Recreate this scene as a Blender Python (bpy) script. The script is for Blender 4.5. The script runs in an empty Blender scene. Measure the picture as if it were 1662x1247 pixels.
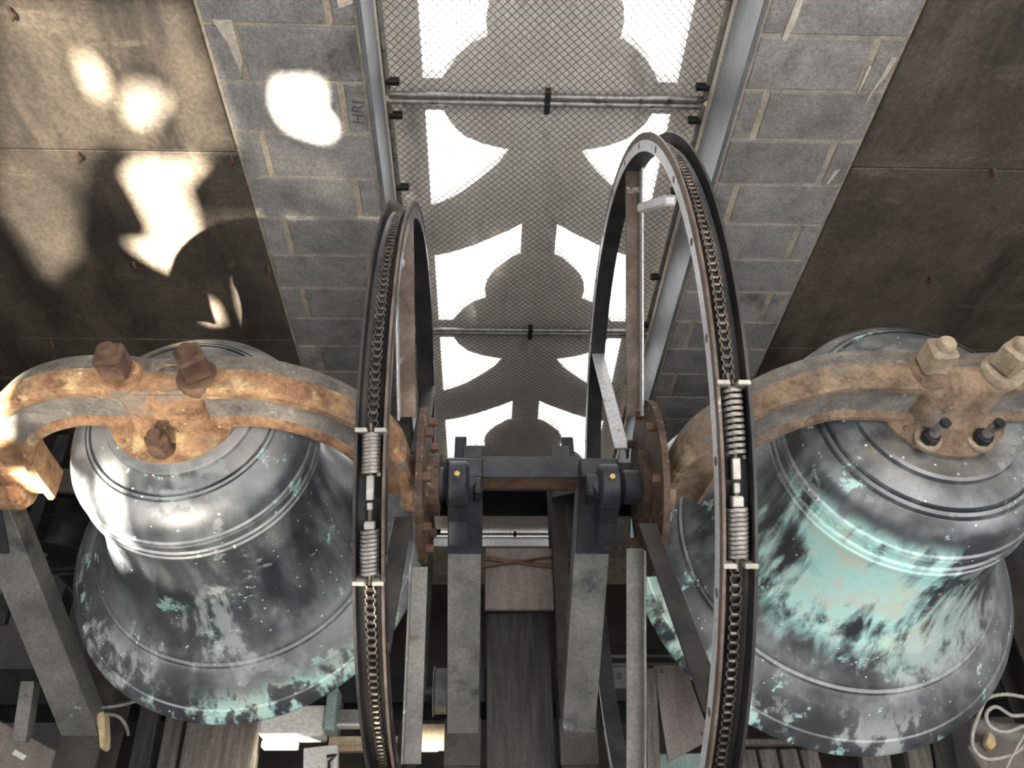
import bpy, bmesh, math, random
from mathutils import Vector, Matrix, geometry
random.seed(7)
R = math.radians
scene = bpy.context.scene
COL = scene.collection

# ------------------------------------------------------------------ camera
CZ = 3.35
def make_camera():
    pitch, roll, yaw = R(54.328), R(2.926), R(3.125)
    fw = Vector((math.sin(yaw)*math.cos(pitch), math.cos(yaw)*math.cos(pitch), -math.sin(pitch)))
    r0 = Vector((math.cos(yaw), -math.sin(yaw), 0)); u0 = r0.cross(fw)
    r = math.cos(roll)*r0 + math.sin(roll)*u0; u = -math.sin(roll)*r0 + math.cos(roll)*u0
    cd = bpy.data.cameras.new('camera'); cd.sensor_width = 36; cd.lens = 1345/1662*36; cd.clip_start = .02
    co = bpy.data.objects.new('camera', cd); COL.objects.link(co)
    m = Matrix((r, u, -fw)).transposed().to_4x4(); m.translation = (0, 0, CZ)
    co.matrix_world = m; scene.camera = co
make_camera()

# ------------------------------------------------------------------ sky, sun, exposure
w = bpy.data.worlds.new('world'); scene.world = w; w.use_nodes = True
bg = w.node_tree.nodes['Background']; bg.inputs[0].default_value = (.985, .985, 1, 1); bg.inputs[1].default_value = 9.0
SUN = Vector((.10, .90, -.42)).normalized()
sd = bpy.data.lights.new('sun', 'SUN'); sd.energy = 190; sd.angle = R(1.1); sd.color = (1, .9, .74)
so = bpy.data.objects.new('sun', sd); COL.objects.link(so); so.location = (-1, -6, 6)
so.rotation_euler = SUN.to_track_quat('-Z', 'Y').to_euler()
scene.view_settings.view_transform = 'Standard'; scene.view_settings.look = 'None'
scene.view_settings.gamma = 1; scene.view_settings.use_curve_mapping = False
scene.view_settings.exposure = -.45
scene.cycles.use_denoising = True
scene.cycles.max_bounces = 8; scene.cycles.diffuse_bounces = 5
scene.cycles.sample_clamp_indirect = 8

# ------------------------------------------------------------------ materials
def nd(t, typ, **kw):
    n = t.nodes.new(typ)
    for k, v in kw.items(): setattr(n, k, v)
    return n
def ramp(t, fac, stops):
    n = nd(t, 'ShaderNodeValToRGB'); t.links.new(fac, n.inputs[0]); e = n.color_ramp.elements
    while len(e) < len(stops): e.new(.5)
    for i, (p, c) in enumerate(stops):
        e[i].position = p; e[i].color = (*c, 1) if len(c) == 3 else c
    return n.outputs[0]
def noise(t, vec, scale, detail=5, rough=.6, dist=0):
    n = nd(t, 'ShaderNodeTexNoise'); n.inputs['Scale'].default_value = scale; n.inputs['Detail'].default_value = detail
    n.inputs['Roughness'].default_value = rough; n.inputs['Distortion'].default_value = dist
    t.links.new(vec, n.inputs['Vector']); return n.outputs[0]
def mapped(t, vec, sc=(1, 1, 1), loc=(0, 0, 0)):
    n = nd(t, 'ShaderNodeMapping'); n.inputs['Scale'].default_value = sc; n.inputs['Location'].default_value = loc
    t.links.new(vec, n.inputs[0]); return n.outputs[0]
def mixc(t, fac, a, b):
    n = nd(t, 'ShaderNodeMix', data_type='RGBA'); 
    if isinstance(fac, float): n.inputs[0].default_value = fac
    else: t.links.new(fac, n.inputs[0])
    for i, v in ((6, a), (7, b)):
        if isinstance(v, tuple): n.inputs[i].default_value = (*v, 1)
        else: t.links.new(v, n.inputs[i])
    return n.outputs[2]
def mathn(t, op, a, b=None, clamp=False):
    n = nd(t, 'ShaderNodeMath', operation=op); n.use_clamp = clamp
    for i, v in enumerate((a, b)):
        if v is None: continue
        if isinstance(v, (int, float)): n.inputs[i].default_value = v
        else: t.links.new(v, n.inputs[i])
    return n.outputs[0]
def step(t, v, lo, hi):
    n = nd(t, 'ShaderNodeMapRange'); n.interpolation_type = 'SMOOTHSTEP'
    t.links.new(v, n.inputs[0]); n.inputs[1].default_value = lo; n.inputs[2].default_value = hi
    return n.outputs[0]
M = {}
def surf(name, c1, c2, scale=6, rough=.7, metal=0, spots=(), bump=.2, bscale=60, stretch=(1, 1, 1), rnd=0, rough2=None, grain=(90, .22)):
    """two-tone noise colour, optional extra blotches (colour, scale, low, high, stretch[, roughness])"""
    m = bpy.data.materials.new(name); m.use_nodes = True; t = m.node_tree; b = t.nodes['Principled BSDF']
    geo = nd(t, 'ShaderNodeNewGeometry').outputs['Position']
    vec = mapped(t, geo, stretch)
    if rnd:
        oi = nd(t, 'ShaderNodeObjectInfo').outputs['Random']
    n1 = noise(t, vec, scale, 6, .65)
    col = ramp(t, n1, [(.37, c1), (.63, c2)])
    rg = ramp(t, n1, [(.3, (rough,)*3), (.7, (rough2 if rough2 is not None else rough,)*3)])
    for i, s in enumerate(spots):
        v2 = mapped(t, geo, s[4] if len(s) > 4 else (1, 1, 1), (i*3.1, i*1.7, i*.9))
        k = step(t, noise(t, v2, s[1], 6, .68), s[2], s[3])
        col = mixc(t, k, col, s[0])
    gr = ramp(t, noise(t, mapped(t, geo, (1, 1, 1), (5, 5, 5)), grain[0], 3, .7), [(.35, (1-grain[1],)*3), (.65, (1+grain[1]*.6,)*3)])
    mg = nd(t, 'ShaderNodeMix', data_type='RGBA'); mg.blend_type = 'MULTIPLY'; mg.inputs[0].default_value = 1
    t.links.new(col, mg.inputs[6]); t.links.new(gr, mg.inputs[7]); col = mg.outputs[2]
    if rnd:
        hs = nd(t, 'ShaderNodeHueSaturation'); t.links.new(col, hs.inputs['Color'])
        t.links.new(mathn(t, 'ADD', mathn(t, 'MULTIPLY', oi, rnd), 1-rnd/2), hs.inputs['Value']); col = hs.outputs[0]
    t.links.new(col, b.inputs['Base Color']); t.links.new(rg, b.inputs['Roughness'])
    b.inputs['Metallic'].default_value = metal
    if bump:
        bp = nd(t, 'ShaderNodeBump'); bp.inputs['Strength'].default_value = bump; bp.inputs['Distance'].default_value = .006
        t.links.new(noise(t, vec, bscale, 6, .7), bp.inputs['Height']); t.links.new(bp.outputs[0], b.inputs['Normal'])
    M[name] = m; return m
surf('block', (.25, .243, .235), (.39, .375, .36), 7, .95, spots=[((.12, .117, .112), 170, .58, .66), ((.40, .36, .30), 5, .60, .8), ((.13, .125, .12), 3, .58, .75)], bump=1, bscale=120, rnd=.25, grain=(110, .26))
surf('mortar', (.36, .31, .24), (.52, .45, .34), 14, .95, spots=[((.27, .255, .235), 5, .56, .66)], bump=.6, bscale=70)
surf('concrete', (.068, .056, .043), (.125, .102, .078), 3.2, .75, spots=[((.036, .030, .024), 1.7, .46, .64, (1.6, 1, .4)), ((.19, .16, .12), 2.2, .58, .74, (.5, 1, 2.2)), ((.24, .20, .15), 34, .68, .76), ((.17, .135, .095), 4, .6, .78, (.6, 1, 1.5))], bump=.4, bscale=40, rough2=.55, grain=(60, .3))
surf('shell_concrete', (.34, .335, .33), (.44, .435, .43), 2.5, .9, bump=.2)
surf('precast', (.74, .70, .64), (.86, .82, .76), 4, .95, spots=[((.26, .245, .225), 3.0, .55, .78, (1.4, 1, .5))], bump=.4, bscale=80)
surf('jamb_paint', (.11, .118, .13), (.19, .195, .205), 5, .5, spots=[((.26, .245, .21), 13, .68, .74)], bump=.15)
surf('sealant', (.52, .46, .37), (.66, .6, .5), 16, .8)
surf('galvanised', (.24, .23, .22), (.42, .41, .39), 30, .45, .6, spots=[((.10, .07, .05), 25, .55, .66)], bump=.2)
surf('wire', (.12, .105, .09), (.22, .195, .17), 40, .6, .4, bump=0)
surf('dark_steel', (.018, .021, .028), (.045, .05, .06), 7, .55, .3, spots=[((.09, .085, .08), 11, .62, .72)], bump=.25, rough2=.4)
surf('grey_steel', (.15, .15, .14), (.27, .265, .25), 5, .5, .45, spots=[((.52, .53, .52), 7, .66, .70), ((.13, .08, .05), 9, .64, .74), ((.07, .075, .085), 4, .58, .72)], bump=.15, rough2=.62)
surf('rim_steel', (.018, .019, .022), (.052, .047, .043), 8, .5, .3, spots=[((.13, .09, .06), 9, .64, .78), ((.014, .016, .022), 5, .5, .66)], bump=.25, rough2=.38)
surf('rim_edge', (.09, .06, .045), (.19, .145, .115), 10, .6, .4, spots=[((.45, .43, .4), 14, .62, .72)], bump=.3)
surf('silver_paint', (.55, .56, .57), (.68, .68, .68), 6, .42, .35, spots=[((.24, .14, .07), 11, .62, .68), ((.33, .27, .2), 20, .64, .7)], bump=.15)
surf('chain', (.06, .052, .046), (.20, .17, .14), 40, .4, .6, spots=[((.28, .23, .17), 50, .62, .72)], bump=.1)
surf('spring', (.20, .185, .165), (.33, .31, .28), 25, .45, .6, bump=.1)
surf('bracket', (.38, .36, .32), (.5, .48, .43), 20, .5, .4, bump=.1)
surf('rust_yoke', (.17, .085, .045), (.38, .22, .115), 16, .85, spots=[((.50, .36, .19), 9, .54, .70), ((.19, .165, .14), 8, .57, .68, (.5, 1, 1)), ((.62, .50, .32), 34, .62, .70), ((.085, .042, .028), 22, .60, .70)], bump=.9, bscale=60)
surf('rust_yoke_brown', (.13, .085, .055), (.29, .205, .135), 16, .85, spots=[((.40, .31, .19), 9, .55, .70), ((.20, .18, .155), 8, .53, .66, (.5, 1, 1)), ((.36, .17, .06), 7, .66, .76), ((.07, .05, .04), 24, .60, .70)], bump=.9, bscale=60)
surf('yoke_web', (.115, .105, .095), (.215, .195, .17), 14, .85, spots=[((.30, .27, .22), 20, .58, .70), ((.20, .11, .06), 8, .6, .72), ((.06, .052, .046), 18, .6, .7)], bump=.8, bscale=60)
surf('rust_dark', (.07, .038, .026), (.17, .098, .062), 14, .8, .1, spots=[((.33, .25, .18), 20, .66, .76)], bump=.5, bscale=80)
surf('rust_disc', (.045, .026, .018), (.115, .072, .046), 22, .65, .2, spots=[((.33, .27, .20), 26, .58, .68, (1, 1.6, .5)), ((.035, .022, .018), 18, .6, .68)], bump=.4)
surf('nut_tan', (.28, .22, .15), (.42, .34, .24), 14, .8, .1, bump=.4)
surf('wood_grey', (.105, .092, .082), (.20, .175, .155), 5, .85, spots=[((.06, .052, .046), 6, .55, .7, (14, .6, 14)), ((.26, .22, .19), 5, .6, .75, (18, .5, 18))], stretch=(9, .7, 9), bump=.35, bscale=26)
surf('wood_dark', (.040, .038, .036), (.085, .08, .075), 5, .75, spots=[((.13, .12, .11), 6, .62, .75, (16, .5, 16))], stretch=(9, .7, 9), bump=.3, bscale=26)
surf('wood_tan', (.34, .25, .16), (.52, .42, .30), 5, .8, stretch=(1, 8, 8), bump=.2)
surf('ply', (.17, .145, .13), (.25, .215, .195), 4, .8, spots=[((.30, .27, .25), 7, .64, .78)], stretch=(4, .8, 4), bump=.15)
surf('black_iron', (.012, .013, .015), (.032, .033, .036), 9, .5, .3, spots=[((.10, .10, .10), 22, .68, .74)], bump=.3)
surf('white_box', (.62, .60, .55), (.74, .73, .68), 6, .6, bump=.05)
surf('cable', (.42, .40, .36), (.55, .52, .47), 20, .55, bump=.05)
surf('cable_grey', (.2, .19, .18), (.3, .29, .27), 20, .55, bump=.05)
surf('foam', (.62, .48, .26), (.75, .62, .40), 25, .9, bump=.9, bscale=60)
surf('floor_dark', (.04, .036, .033), (.07, .063, .057), 3, .9, bump=.2)
surf('brass', (.42, .30, .12), (.6, .45, .2), 20, .45, .7, bump=.1)
surf('teal_board', (.20, .27, .26), (.32, .40, .38), 6, .7, spots=[((.45, .62, .58), 10, .62, .72)], bump=.2)
surf('beam_brown', (.045, .04, .036), (.085, .075, .066), 6, .7, .2, spots=[((.14, .10, .07), 9, .62, .74)], bump=.3)
surf('ink', (.09, .085, .085), (.13, .12, .12), 20, .9, bump=0)

def bell_material(name, centre, zl, zs, swath, green, film, dust):
    """dark bronze with a grey film, guano specks and verdigris runs; swath = list of (dir x, dir y, lo, hi, z lo, z hi)"""
    m = bpy.data.materials.new(name); m.use_nodes = True; t = m.node_tree; b = t.nodes['Principled BSDF']
    geo = nd(t, 'ShaderNodeNewGeometry').outputs['Position']
    rel = mapped(t, geo, (1, 1, 1), tuple(-c for c in centre))
    n_fine = noise(t, rel, 18, 8, .72); n_mid = noise(t, rel, 2.6, 4, .5, .2)
    streak = noise(t, mapped(t, rel, (11, 11, 1.3)), 1.6, 7, .62, .2)
    col = ramp(t, n_mid, [(.3, (.022, .026, .032)), (.70, (.058, .066, .076))])
    kf = mathn(t, 'MULTIPLY', step(t, mathn(t, 'ADD', mathn(t, 'MULTIPLY', streak, .55), mathn(t, 'MULTIPLY', n_mid, .45)), .42, .70), film)
    col = mixc(t, kf, col, (.26, .285, .30))
    kp = mathn(t, 'MULTIPLY', step(t, noise(t, mapped(t, rel, (1, 1, 1), (2, 8, 5)), 5, 9, .72), .60, .635), .55)
    col = mixc(t, kp, col, (.33, .37, .37))
    sn = nd(t, 'ShaderNodeSeparateXYZ'); t.links.new(nd(t, 'ShaderNodeNewGeometry').outputs['Normal'], sn.inputs[0])
    kd = mathn(t, 'MULTIPLY', step(t, mathn(t, 'ADD', sn.outputs[2], mathn(t, 'MULTIPLY', mathn(t, 'SUBTRACT', n_fine, .5), .9)), .30, 1.0), dust)
    kd = mathn(t, 'MULTIPLY', kd, step(t, mathn(t, 'ADD', mathn(t, 'MULTIPLY', n_mid, .5), mathn(t, 'MULTIPLY', noise(t, mapped(t, rel, (1, 1, 1), (1, 4, 2)), 8, 8, .7), .5)), .40, .58))
    col = mixc(t, kd, col, (.28, .28, .275))
    sep = nd(t, 'ShaderNodeSeparateXYZ'); t.links.new(rel, sep.inputs[0])
    x, y, z = sep.outputs
    rad = mathn(t, 'SQRT', mathn(t, 'ADD', mathn(t, 'MULTIPLY', x, x), mathn(t, 'MULTIPLY', y, y)))
    nx = mathn(t, 'DIVIDE', x, rad); ny = mathn(t, 'DIVIDE', y, rad)
    wob = mathn(t, 'MULTIPLY', mathn(t, 'SUBTRACT', mathn(t, 'ADD', mathn(t, 'MULTIPLY', n_mid, .6), mathn(t, 'MULTIPLY', streak, .7)), .65), 1.6)
    tot = None; pale = None
    for (dx, dy, lo, hi, z0, z1, amt) in swath:
        d = mathn(t, 'ADD', mathn(t, 'MULTIPLY', nx, dx), mathn(t, 'MULTIPLY', ny, dy))
        k = step(t, mathn(t, 'ADD', d, wob), lo, hi)
        zz = mathn(t, 'ADD', z, mathn(t, 'MULTIPLY', wob, .16))
        k = mathn(t, 'MULTIPLY', k, mathn(t, 'MULTIPLY', step(t, zz, z0-.06, z0+.05), mathn(t, 'SUBTRACT', 1, step(t, zz, z1-.04, z1+.04))))
        k = mathn(t, 'MULTIPLY', k, abs(amt))
        if amt < 0: pale = k if pale is None else mathn(t, 'MAXIMUM', pale, k)
        else: tot = k if tot is None else mathn(t, 'MAXIMUM', tot, k)
    blot = mathn(t, 'MULTIPLY', step(t, noise(t, mapped(t, rel, (1, 1, 1), (4, 2, 7)), 5.5, 9, .72), .60, .64), green)
    tot = mathn(t, 'MAXIMUM', tot, blot) if tot is not None else blot
    gcol = ramp(t, noise(t, rel, 7, 6, .7), [(.3, (.36, .68, .62)), (.48, (.56, .92, .85)), (.66, (.74, .78, .64))])
    col = mixc(t, tot, col, gcol)
    if pale is not None: col = mixc(t, pale, col, (.50, .55, .54))
    vor = nd(t, 'ShaderNodeTexVoronoi'); vor.inputs['Scale'].default_value = 34; t.links.new(rel, vor.inputs['Vector'])
    kk = mathn(t, 'MULTIPLY', mathn(t, 'SUBTRACT', 1, step(t, vor.outputs['Distance'], .08, .15)), step(t, noise(t, mapped(t, rel, (1, 1, 1), (9, 1, 3)), 5, 3), .47, .55))
    col = mixc(t, kk, col, (.72, .73, .70))
    t.links.new(col, b.inputs['Base Color'])
    b.inputs['Metallic'].default_value = .0
    rough = mathn(t, 'ADD', .31, mathn(t, 'MULTIPLY', mathn(t, 'MAXIMUM', tot, mathn(t, 'MAXIMUM', mathn(t, 'MAXIMUM', kd, kf), kp)), .33))
    t.links.new(rough, b.inputs['Roughness'])
    b.inputs['Specular IOR Level'].default_value = .75; b.inputs['IOR'].default_value = 1.7
    bp = nd(t, 'ShaderNodeBump'); bp.inputs['Strength'].default_value = .12; bp.inputs['Distance'].default_value = .004
    t.links.new(n_fine, bp.inputs['Height']); t.links.new(bp.outputs[0], b.inputs['Normal'])
    M[name] = m

# ------------------------------------------------------------------ mesh helpers
def origin(p):
    v = Vector((0, 0, 0))
    while p is not None: v += p.location; p = p.parent
    return v
def link(name, me, parent=None, loc=(0, 0, 0), rot=None):
    o = bpy.data.objects.new(name, me); COL.objects.link(o); o.parent = parent; o.location = loc
    if rot: o.rotation_euler = rot
    return o
def tag(o, label=None, cat=None, group=None, kind=None):
    for k, v in (('label', label), ('category', cat), ('group', group), ('kind', kind)):
        if v: o[k] = v
    return o
def thing(name, loc, label, cat, group=None):
    o = bpy.data.objects.new(name, None); COL.objects.link(o); o.location = loc; o.empty_display_size = .1
    return tag(o, label, cat, group)
class MB:
    def __init__(s): s.v = []; s.f = []
    def add(s, vs, fs):
        k = len(s.v); s.v += [Vector(v) for v in vs]; s.f += [tuple(i+k for i in f) for f in fs]; return s
    def box(s, c, size, rot=None):
        c = Vector(c); h = Vector(size)/2; vs = []
        for sz in (-1, 1):
            for sx, sy in ((-1, -1), (1, -1), (1, 1), (-1, 1)):
                q = Vector((sx*h.x, sy*h.y, sz*h.z)); vs.append(c + (rot @ q if rot else q))
        return s.add(vs, [(3, 2, 1, 0), (4, 5, 6, 7), (0, 1, 5, 4), (1, 2, 6, 5), (2, 3, 7, 6), (3, 0, 4, 7)])
    def box2(s, a, b):
        a = Vector(a); b = Vector(b); return s.box((a+b)/2, (abs(b.x-a.x), abs(b.y-a.y), abs(b.z-a.z)))
    def bar(s, p0, p1, wx, wn, side=(1, 0, 0)):
        """rectangular bar from p0 to p1, width wx along side, wn across"""
        p0 = Vector(p0); p1 = Vector(p1); t = (p1-p0).normalized(); a = Vector(side); a = (a-t*a.dot(t)).normalized(); n = t.cross(a)
        vs = [p + a*i*wx/2 + n*j*wn/2 for p in (p0, p1) for i, j in ((-1, -1), (1, -1), (1, 1), (-1, 1))]
        return s.add(vs, [(3, 2, 1, 0), (4, 5, 6, 7), (0, 1, 5, 4), (1, 2, 6, 5), (2, 3, 7, 6), (3, 0, 4, 7)])
    def tube(s, pts, r, n=8, cap=True, closed=False):
        pts = [Vector(p) for p in pts]; N = len(pts); vs = []; up = None
        for i, p in enumerate(pts):
            a = pts[i-1] if (i or closed) else p; b = pts[(i+1) % N] if (i < N-1 or closed) else p
            t = (b-a).normalized()
            if up is None: up = Vector((0, 0, 1)) if abs(t.z) < .9 else Vector((1, 0, 0))
            u = (up - t*up.dot(t)).normalized(); up = u; v = t.cross(u)
            rr = r[i] if isinstance(r, (list, tuple)) else r
            vs += [p + (u*math.cos(2*math.pi*k/n) + v*math.sin(2*math.pi*k/n))*rr for k in range(n)]
        fs = []
        for i in range(N if closed else N-1):
            j = (i+1) % N
            for k in range(n): fs.append((i*n+k, i*n+(k+1) % n, j*n+(k+1) % n, j*n+k))
        if cap and not closed: fs += [tuple(range(n))[::-1], tuple((N-1)*n+k for k in range(n))]
        return s.add(vs, fs)
    def cyl(s, p0, p1, r, n=16): return s.tube([p0, p1], r, n)
    def lathe(s, prof, c=(0, 0, 0), n=64, axis='z'):
        vs = []; c = Vector(c)
        for (r, h) in prof:
            for k in range(n):
                a = 2*math.pi*k/n; p = (r*math.cos(a), r*math.sin(a), h)
                if axis == 'x': p = (h, r*math.cos(a), r*math.sin(a))
                if axis == 'y': p = (r*math.sin(a), h, r*math.cos(a))
                vs.append(c + Vector(p))
        fs = [(i*n+k, i*n+(k+1) % n, (i+1)*n+(k+1) % n, (i+1)*n+k) for i in range(len(prof)-1) for k in range(n)]
        return s.add(vs, fs)
    def sweep(s, sec, frames):
        """sec: list of (a, b); frames: list of (origin, A, B, scale)"""
        n = len(sec); vs = []
        for (o, A, B, sc) in frames: vs += [Vector(o) + Vector(A)*a*sc + Vector(B)*b*sc for a, b in sec]
        fs = [(i*n+k, i*n+(k+1) % n, (i+1)*n+(k+1) % n, (i+1)*n+k) for i in range(len(frames)-1) for k in range(n)]
        fs += [tuple(range(n))[::-1], tuple((len(frames)-1)*n+k for k in range(n))]
        return s.add(vs, fs)
    def plate(s, outer, holes, y0, y1):
        """flat plate in XZ between two Y planes, with holes"""
        loops = [outer] + list(holes); pts = [p for l in loops for p in l]; n = len(pts)
        tri = geometry.tessellate_polygon([[Vector((p[0], p[1], 0)) for p in l] for l in loops])
        vs = [(p[0], y0, p[1]) for p in pts] + [(p[0], y1, p[1]) for p in pts]
        fs = [tuple(t) for t in tri] + [tuple(i+n for i in t[::-1]) for t in tri]
        k = 0
        for l in loops:
            m = len(l)
            for i in range(m): a, b2 = k+i, k+(i+1) % m; fs.append((a, b2, b2+n, a+n))
            k += m
        return s.add(vs, fs)
    def mesh(s, name, mat, smooth=False, off=None, bevel=0, merge=False):
        me = bpy.data.meshes.new(name); bm = bmesh.new()
        vv = [bm.verts.new(v-off if off else v) for v in s.v]
        for f in s.f:
            try: bm.faces.new([vv[i] for i in f])
            except ValueError: pass
        if merge: bmesh.ops.remove_doubles(bm, verts=bm.verts, dist=1e-5)
        bmesh.ops.recalc_face_normals(bm, faces=bm.faces)
        if bevel: bmesh.ops.bevel(bm, geom=list(bm.edges), offset=bevel, segments=1, affect='EDGES', profile=.5)
        bm.to_mesh(me); bm.free(); me.materials.append(M[mat] if isinstance(mat, str) else mat)
        if smooth:
            for p in me.polygons: p.use_smooth = True
            me.set_sharp_from_angle(angle=R(smooth if smooth is not True else 35))
        return me
    def build(s, name, mat, parent=None, smooth=False, bevel=0, at=None, merge=False):
        """one mesh object; coordinates given in the world, stored relative to the parent chain"""
        base = origin(parent); loc = Vector(at) - base if at is not None else Vector((0, 0, 0))
        return link(name, s.mesh(name, mat, smooth, base+loc, bevel, merge), parent, loc)
def struct(o): o['kind'] = 'structure'; return o
_shared = {}
def piece(name, key, maker, parent, loc, rot=None):
    if key not in _shared: _shared[key] = maker()
    return link(name, _shared[key], parent, Vector(loc)-origin(parent), rot)

# ------------------------------------------------------------------ the belfry shell
YW = 2.442          # inner face of the window wall
XL, XR = -.395, .853   # window opening
RX0, RX1, RY0, RZ0, RZ1 = -2.65, 3.15, -2.5, -2.7, 6.2
ZS = -1.93          # window sill
def wall_north():
    m = MB()
    m.box2((RX0-.3, YW+.006, RZ0), (XL, YW+.3, RZ1)); m.box2((XR, YW+.006, RZ0), (RX1+.3, YW+.3, RZ1))
    m.box2((XL, YW+.006, RZ0), (XR, YW+.3, ZS-.64)); m.box2((XL, YW+.006, ZS-.64), (XR, YW+.03, ZS-.05)); m.box2((XL, YW+.006, 5.2), (XR, YW+.3, RZ1))
    wl = struct(m.build('wall_north', 'mortar'))
    z0, ch = 1.869, .2032
    def blk(x0, x1, i):
        g = .006; gv = .012
        lx, lz = x1-x0-2*gv, ch-2*g; c = .004
        def mk():
            b = MB(); h, d = lz/2, .05; l = lx/2
            b.add([(-l, d, -h), (l, d, -h), (l, d, h), (-l, d, h), (-l, c, -h), (l, c, -h), (l, c, h), (-l, c, h), (-l+c, 0, -h+c), (l-c, 0, -h+c), (l-c, 0, h-c), (-l+c, 0, h-c)],
                  [(0, 1, 5, 4), (1, 2, 6, 5), (2, 3, 7, 6), (3, 0, 4, 7), (4, 5, 9, 8), (5, 6, 10, 9), (6, 7, 11, 10), (7, 4, 8, 11), (8, 9, 10, 11), (3, 2, 1, 0)])
            return b.mesh('concrete_block', 'block')
        piece('concrete_block', ('blk', round(lx, 3)), mk, wl, ((x0+x1)/2, YW+random.uniform(-.0015, .0015), z0-(i+.5)*ch))
    for i in range(-6, 20):
        js = [-.904, -.8016 if i % 2 == 0 else -.4963, XL-.012]
        for a, b in zip(js, js[1:]): blk(a, b, i)
        js = [XR+.012, .9548 if i % 2 else 1.2608, 1.359]
        for a, b in zip(js, js[1:]): blk(a, b, i)
    # cast concrete on both sides, in lifts
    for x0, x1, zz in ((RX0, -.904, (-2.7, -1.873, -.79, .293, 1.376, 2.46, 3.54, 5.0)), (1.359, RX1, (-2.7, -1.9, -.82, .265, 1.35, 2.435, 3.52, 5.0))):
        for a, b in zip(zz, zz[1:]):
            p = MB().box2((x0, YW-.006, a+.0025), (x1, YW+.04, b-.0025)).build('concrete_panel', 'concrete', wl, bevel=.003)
    # form ties: bent rusty wire ends
    for x, z in ((-1.467, 1.909), (-1.474, 1.3645), (-1.466, .80), (-2.02, .27), (-.915, .789), (-.93, 1.36), (1.89, 1.353), (1.912, .766), (-2.02, 1.36), (-2.02, .80), (2.42, 1.35), (2.42, .77), (-1.47, .27)):
        MB().tube([(x, YW+.02, z), (x+.004, YW-.018, z+.004), (x+.012, YW-.03, z-.010), (x+.002, YW-.028, z-.026)], .0065, 6).build('form_tie', 'rust_dark', wl, smooth=60)
    # jamb linings, sealant, sill
    for x, s in ((XL, 1), (XR, -1)):
        MB().box2((x-s*.012, YW-.008, ZS), (x+s*.004, YW+.30, 5.2)).build('jamb_lining', 'jamb_paint', wl, bevel=.003)
        mm = MB(); z = ZS
        while z < 4.2:
            hgt = random.uniform(.12, .3); wdt = random.uniform(.008, .016)
            mm.box2((x+s*.004, YW+.262-wdt, z), (x+s*.009, YW+.27+wdt, z+hgt)); z += hgt
        mm.build('sealant_strip', 'sealant', wl)
    MB().add([(x, y, z) for x in (XL-.01, XR+.01) for y, z in ((YW-.03, ZS-.05), (YW-.03, ZS), (YW+.02, ZS), (YW+.32, ZS-.58), (YW+.32, ZS-.64))], [(0, 1, 2, 3, 4), (9, 8, 7, 6, 5)] + [(i, (i+1) % 5, (i+1) % 5+5, i+5) for i in range(5)]).build('sill_flashing', 'silver_paint', wl)
    # mortar runs smeared down the block faces
    for pts in ([(1.325, 1.80), (1.345, 1.80), (1.335, 1.73), (1.318, 1.69), (1.312, 1.64), (1.306, 1.60), (1.306, 1.66), (1.318, 1.72)], [(1.262, 1.77), (1.272, 1.765), (1.270, 1.70), (1.262, 1.66)], [(.952, 2.0), (.972, 2.0), (.970, 1.90), (.958, 1.85), (.944, 1.86)], [(1.30, 1.33), (1.32, 1.34), (1.30, 1.27), (1.29, 1.26)], [(-.86, 1.885), (-.80, 1.885), (-.80, 1.74), (-.815, 1.70), (-.83, 1.80)], [(-.475, 2.06), (-.42, 2.06), (-.415, 1.95), (-.46, 1.93)]):
        MB().plate(pts, [], YW-.003, YW+.004).build('mortar_smear', 'sealant', wl)
    # stamped letters on one block by the jamb
    cu = bpy.data.curves.new('maker_stamp', 'FONT'); cu.body = 'HRI'; cu.size = .062; cu.extrude = .0006; cu.align_x = 'CENTER'; cu.align_y = 'CENTER'
    to = bpy.data.objects.new('stamp_curve', cu); COL.objects.link(to)
    dg = bpy.context.evaluated_depsgraph_get(); me = bpy.data.meshes.new_from_object(to.evaluated_get(dg)); bpy.data.objects.remove(to)
    me.name = 'maker_stamp'; me.materials.clear(); me.materials.append(M['ink'])
    st = link('maker_stamp', me, wl, (-.445, YW-.002, 1.552)); st.rotation_euler = Matrix.Rotation(R(86), 3, 'Y').to_euler()
    st.rotation_euler = (Matrix.Rotation(R(-84), 3, 'Y') @ Matrix.Rotation(R(90), 3, 'X')).to_euler()
    return wl
WN = wall_north()

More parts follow.
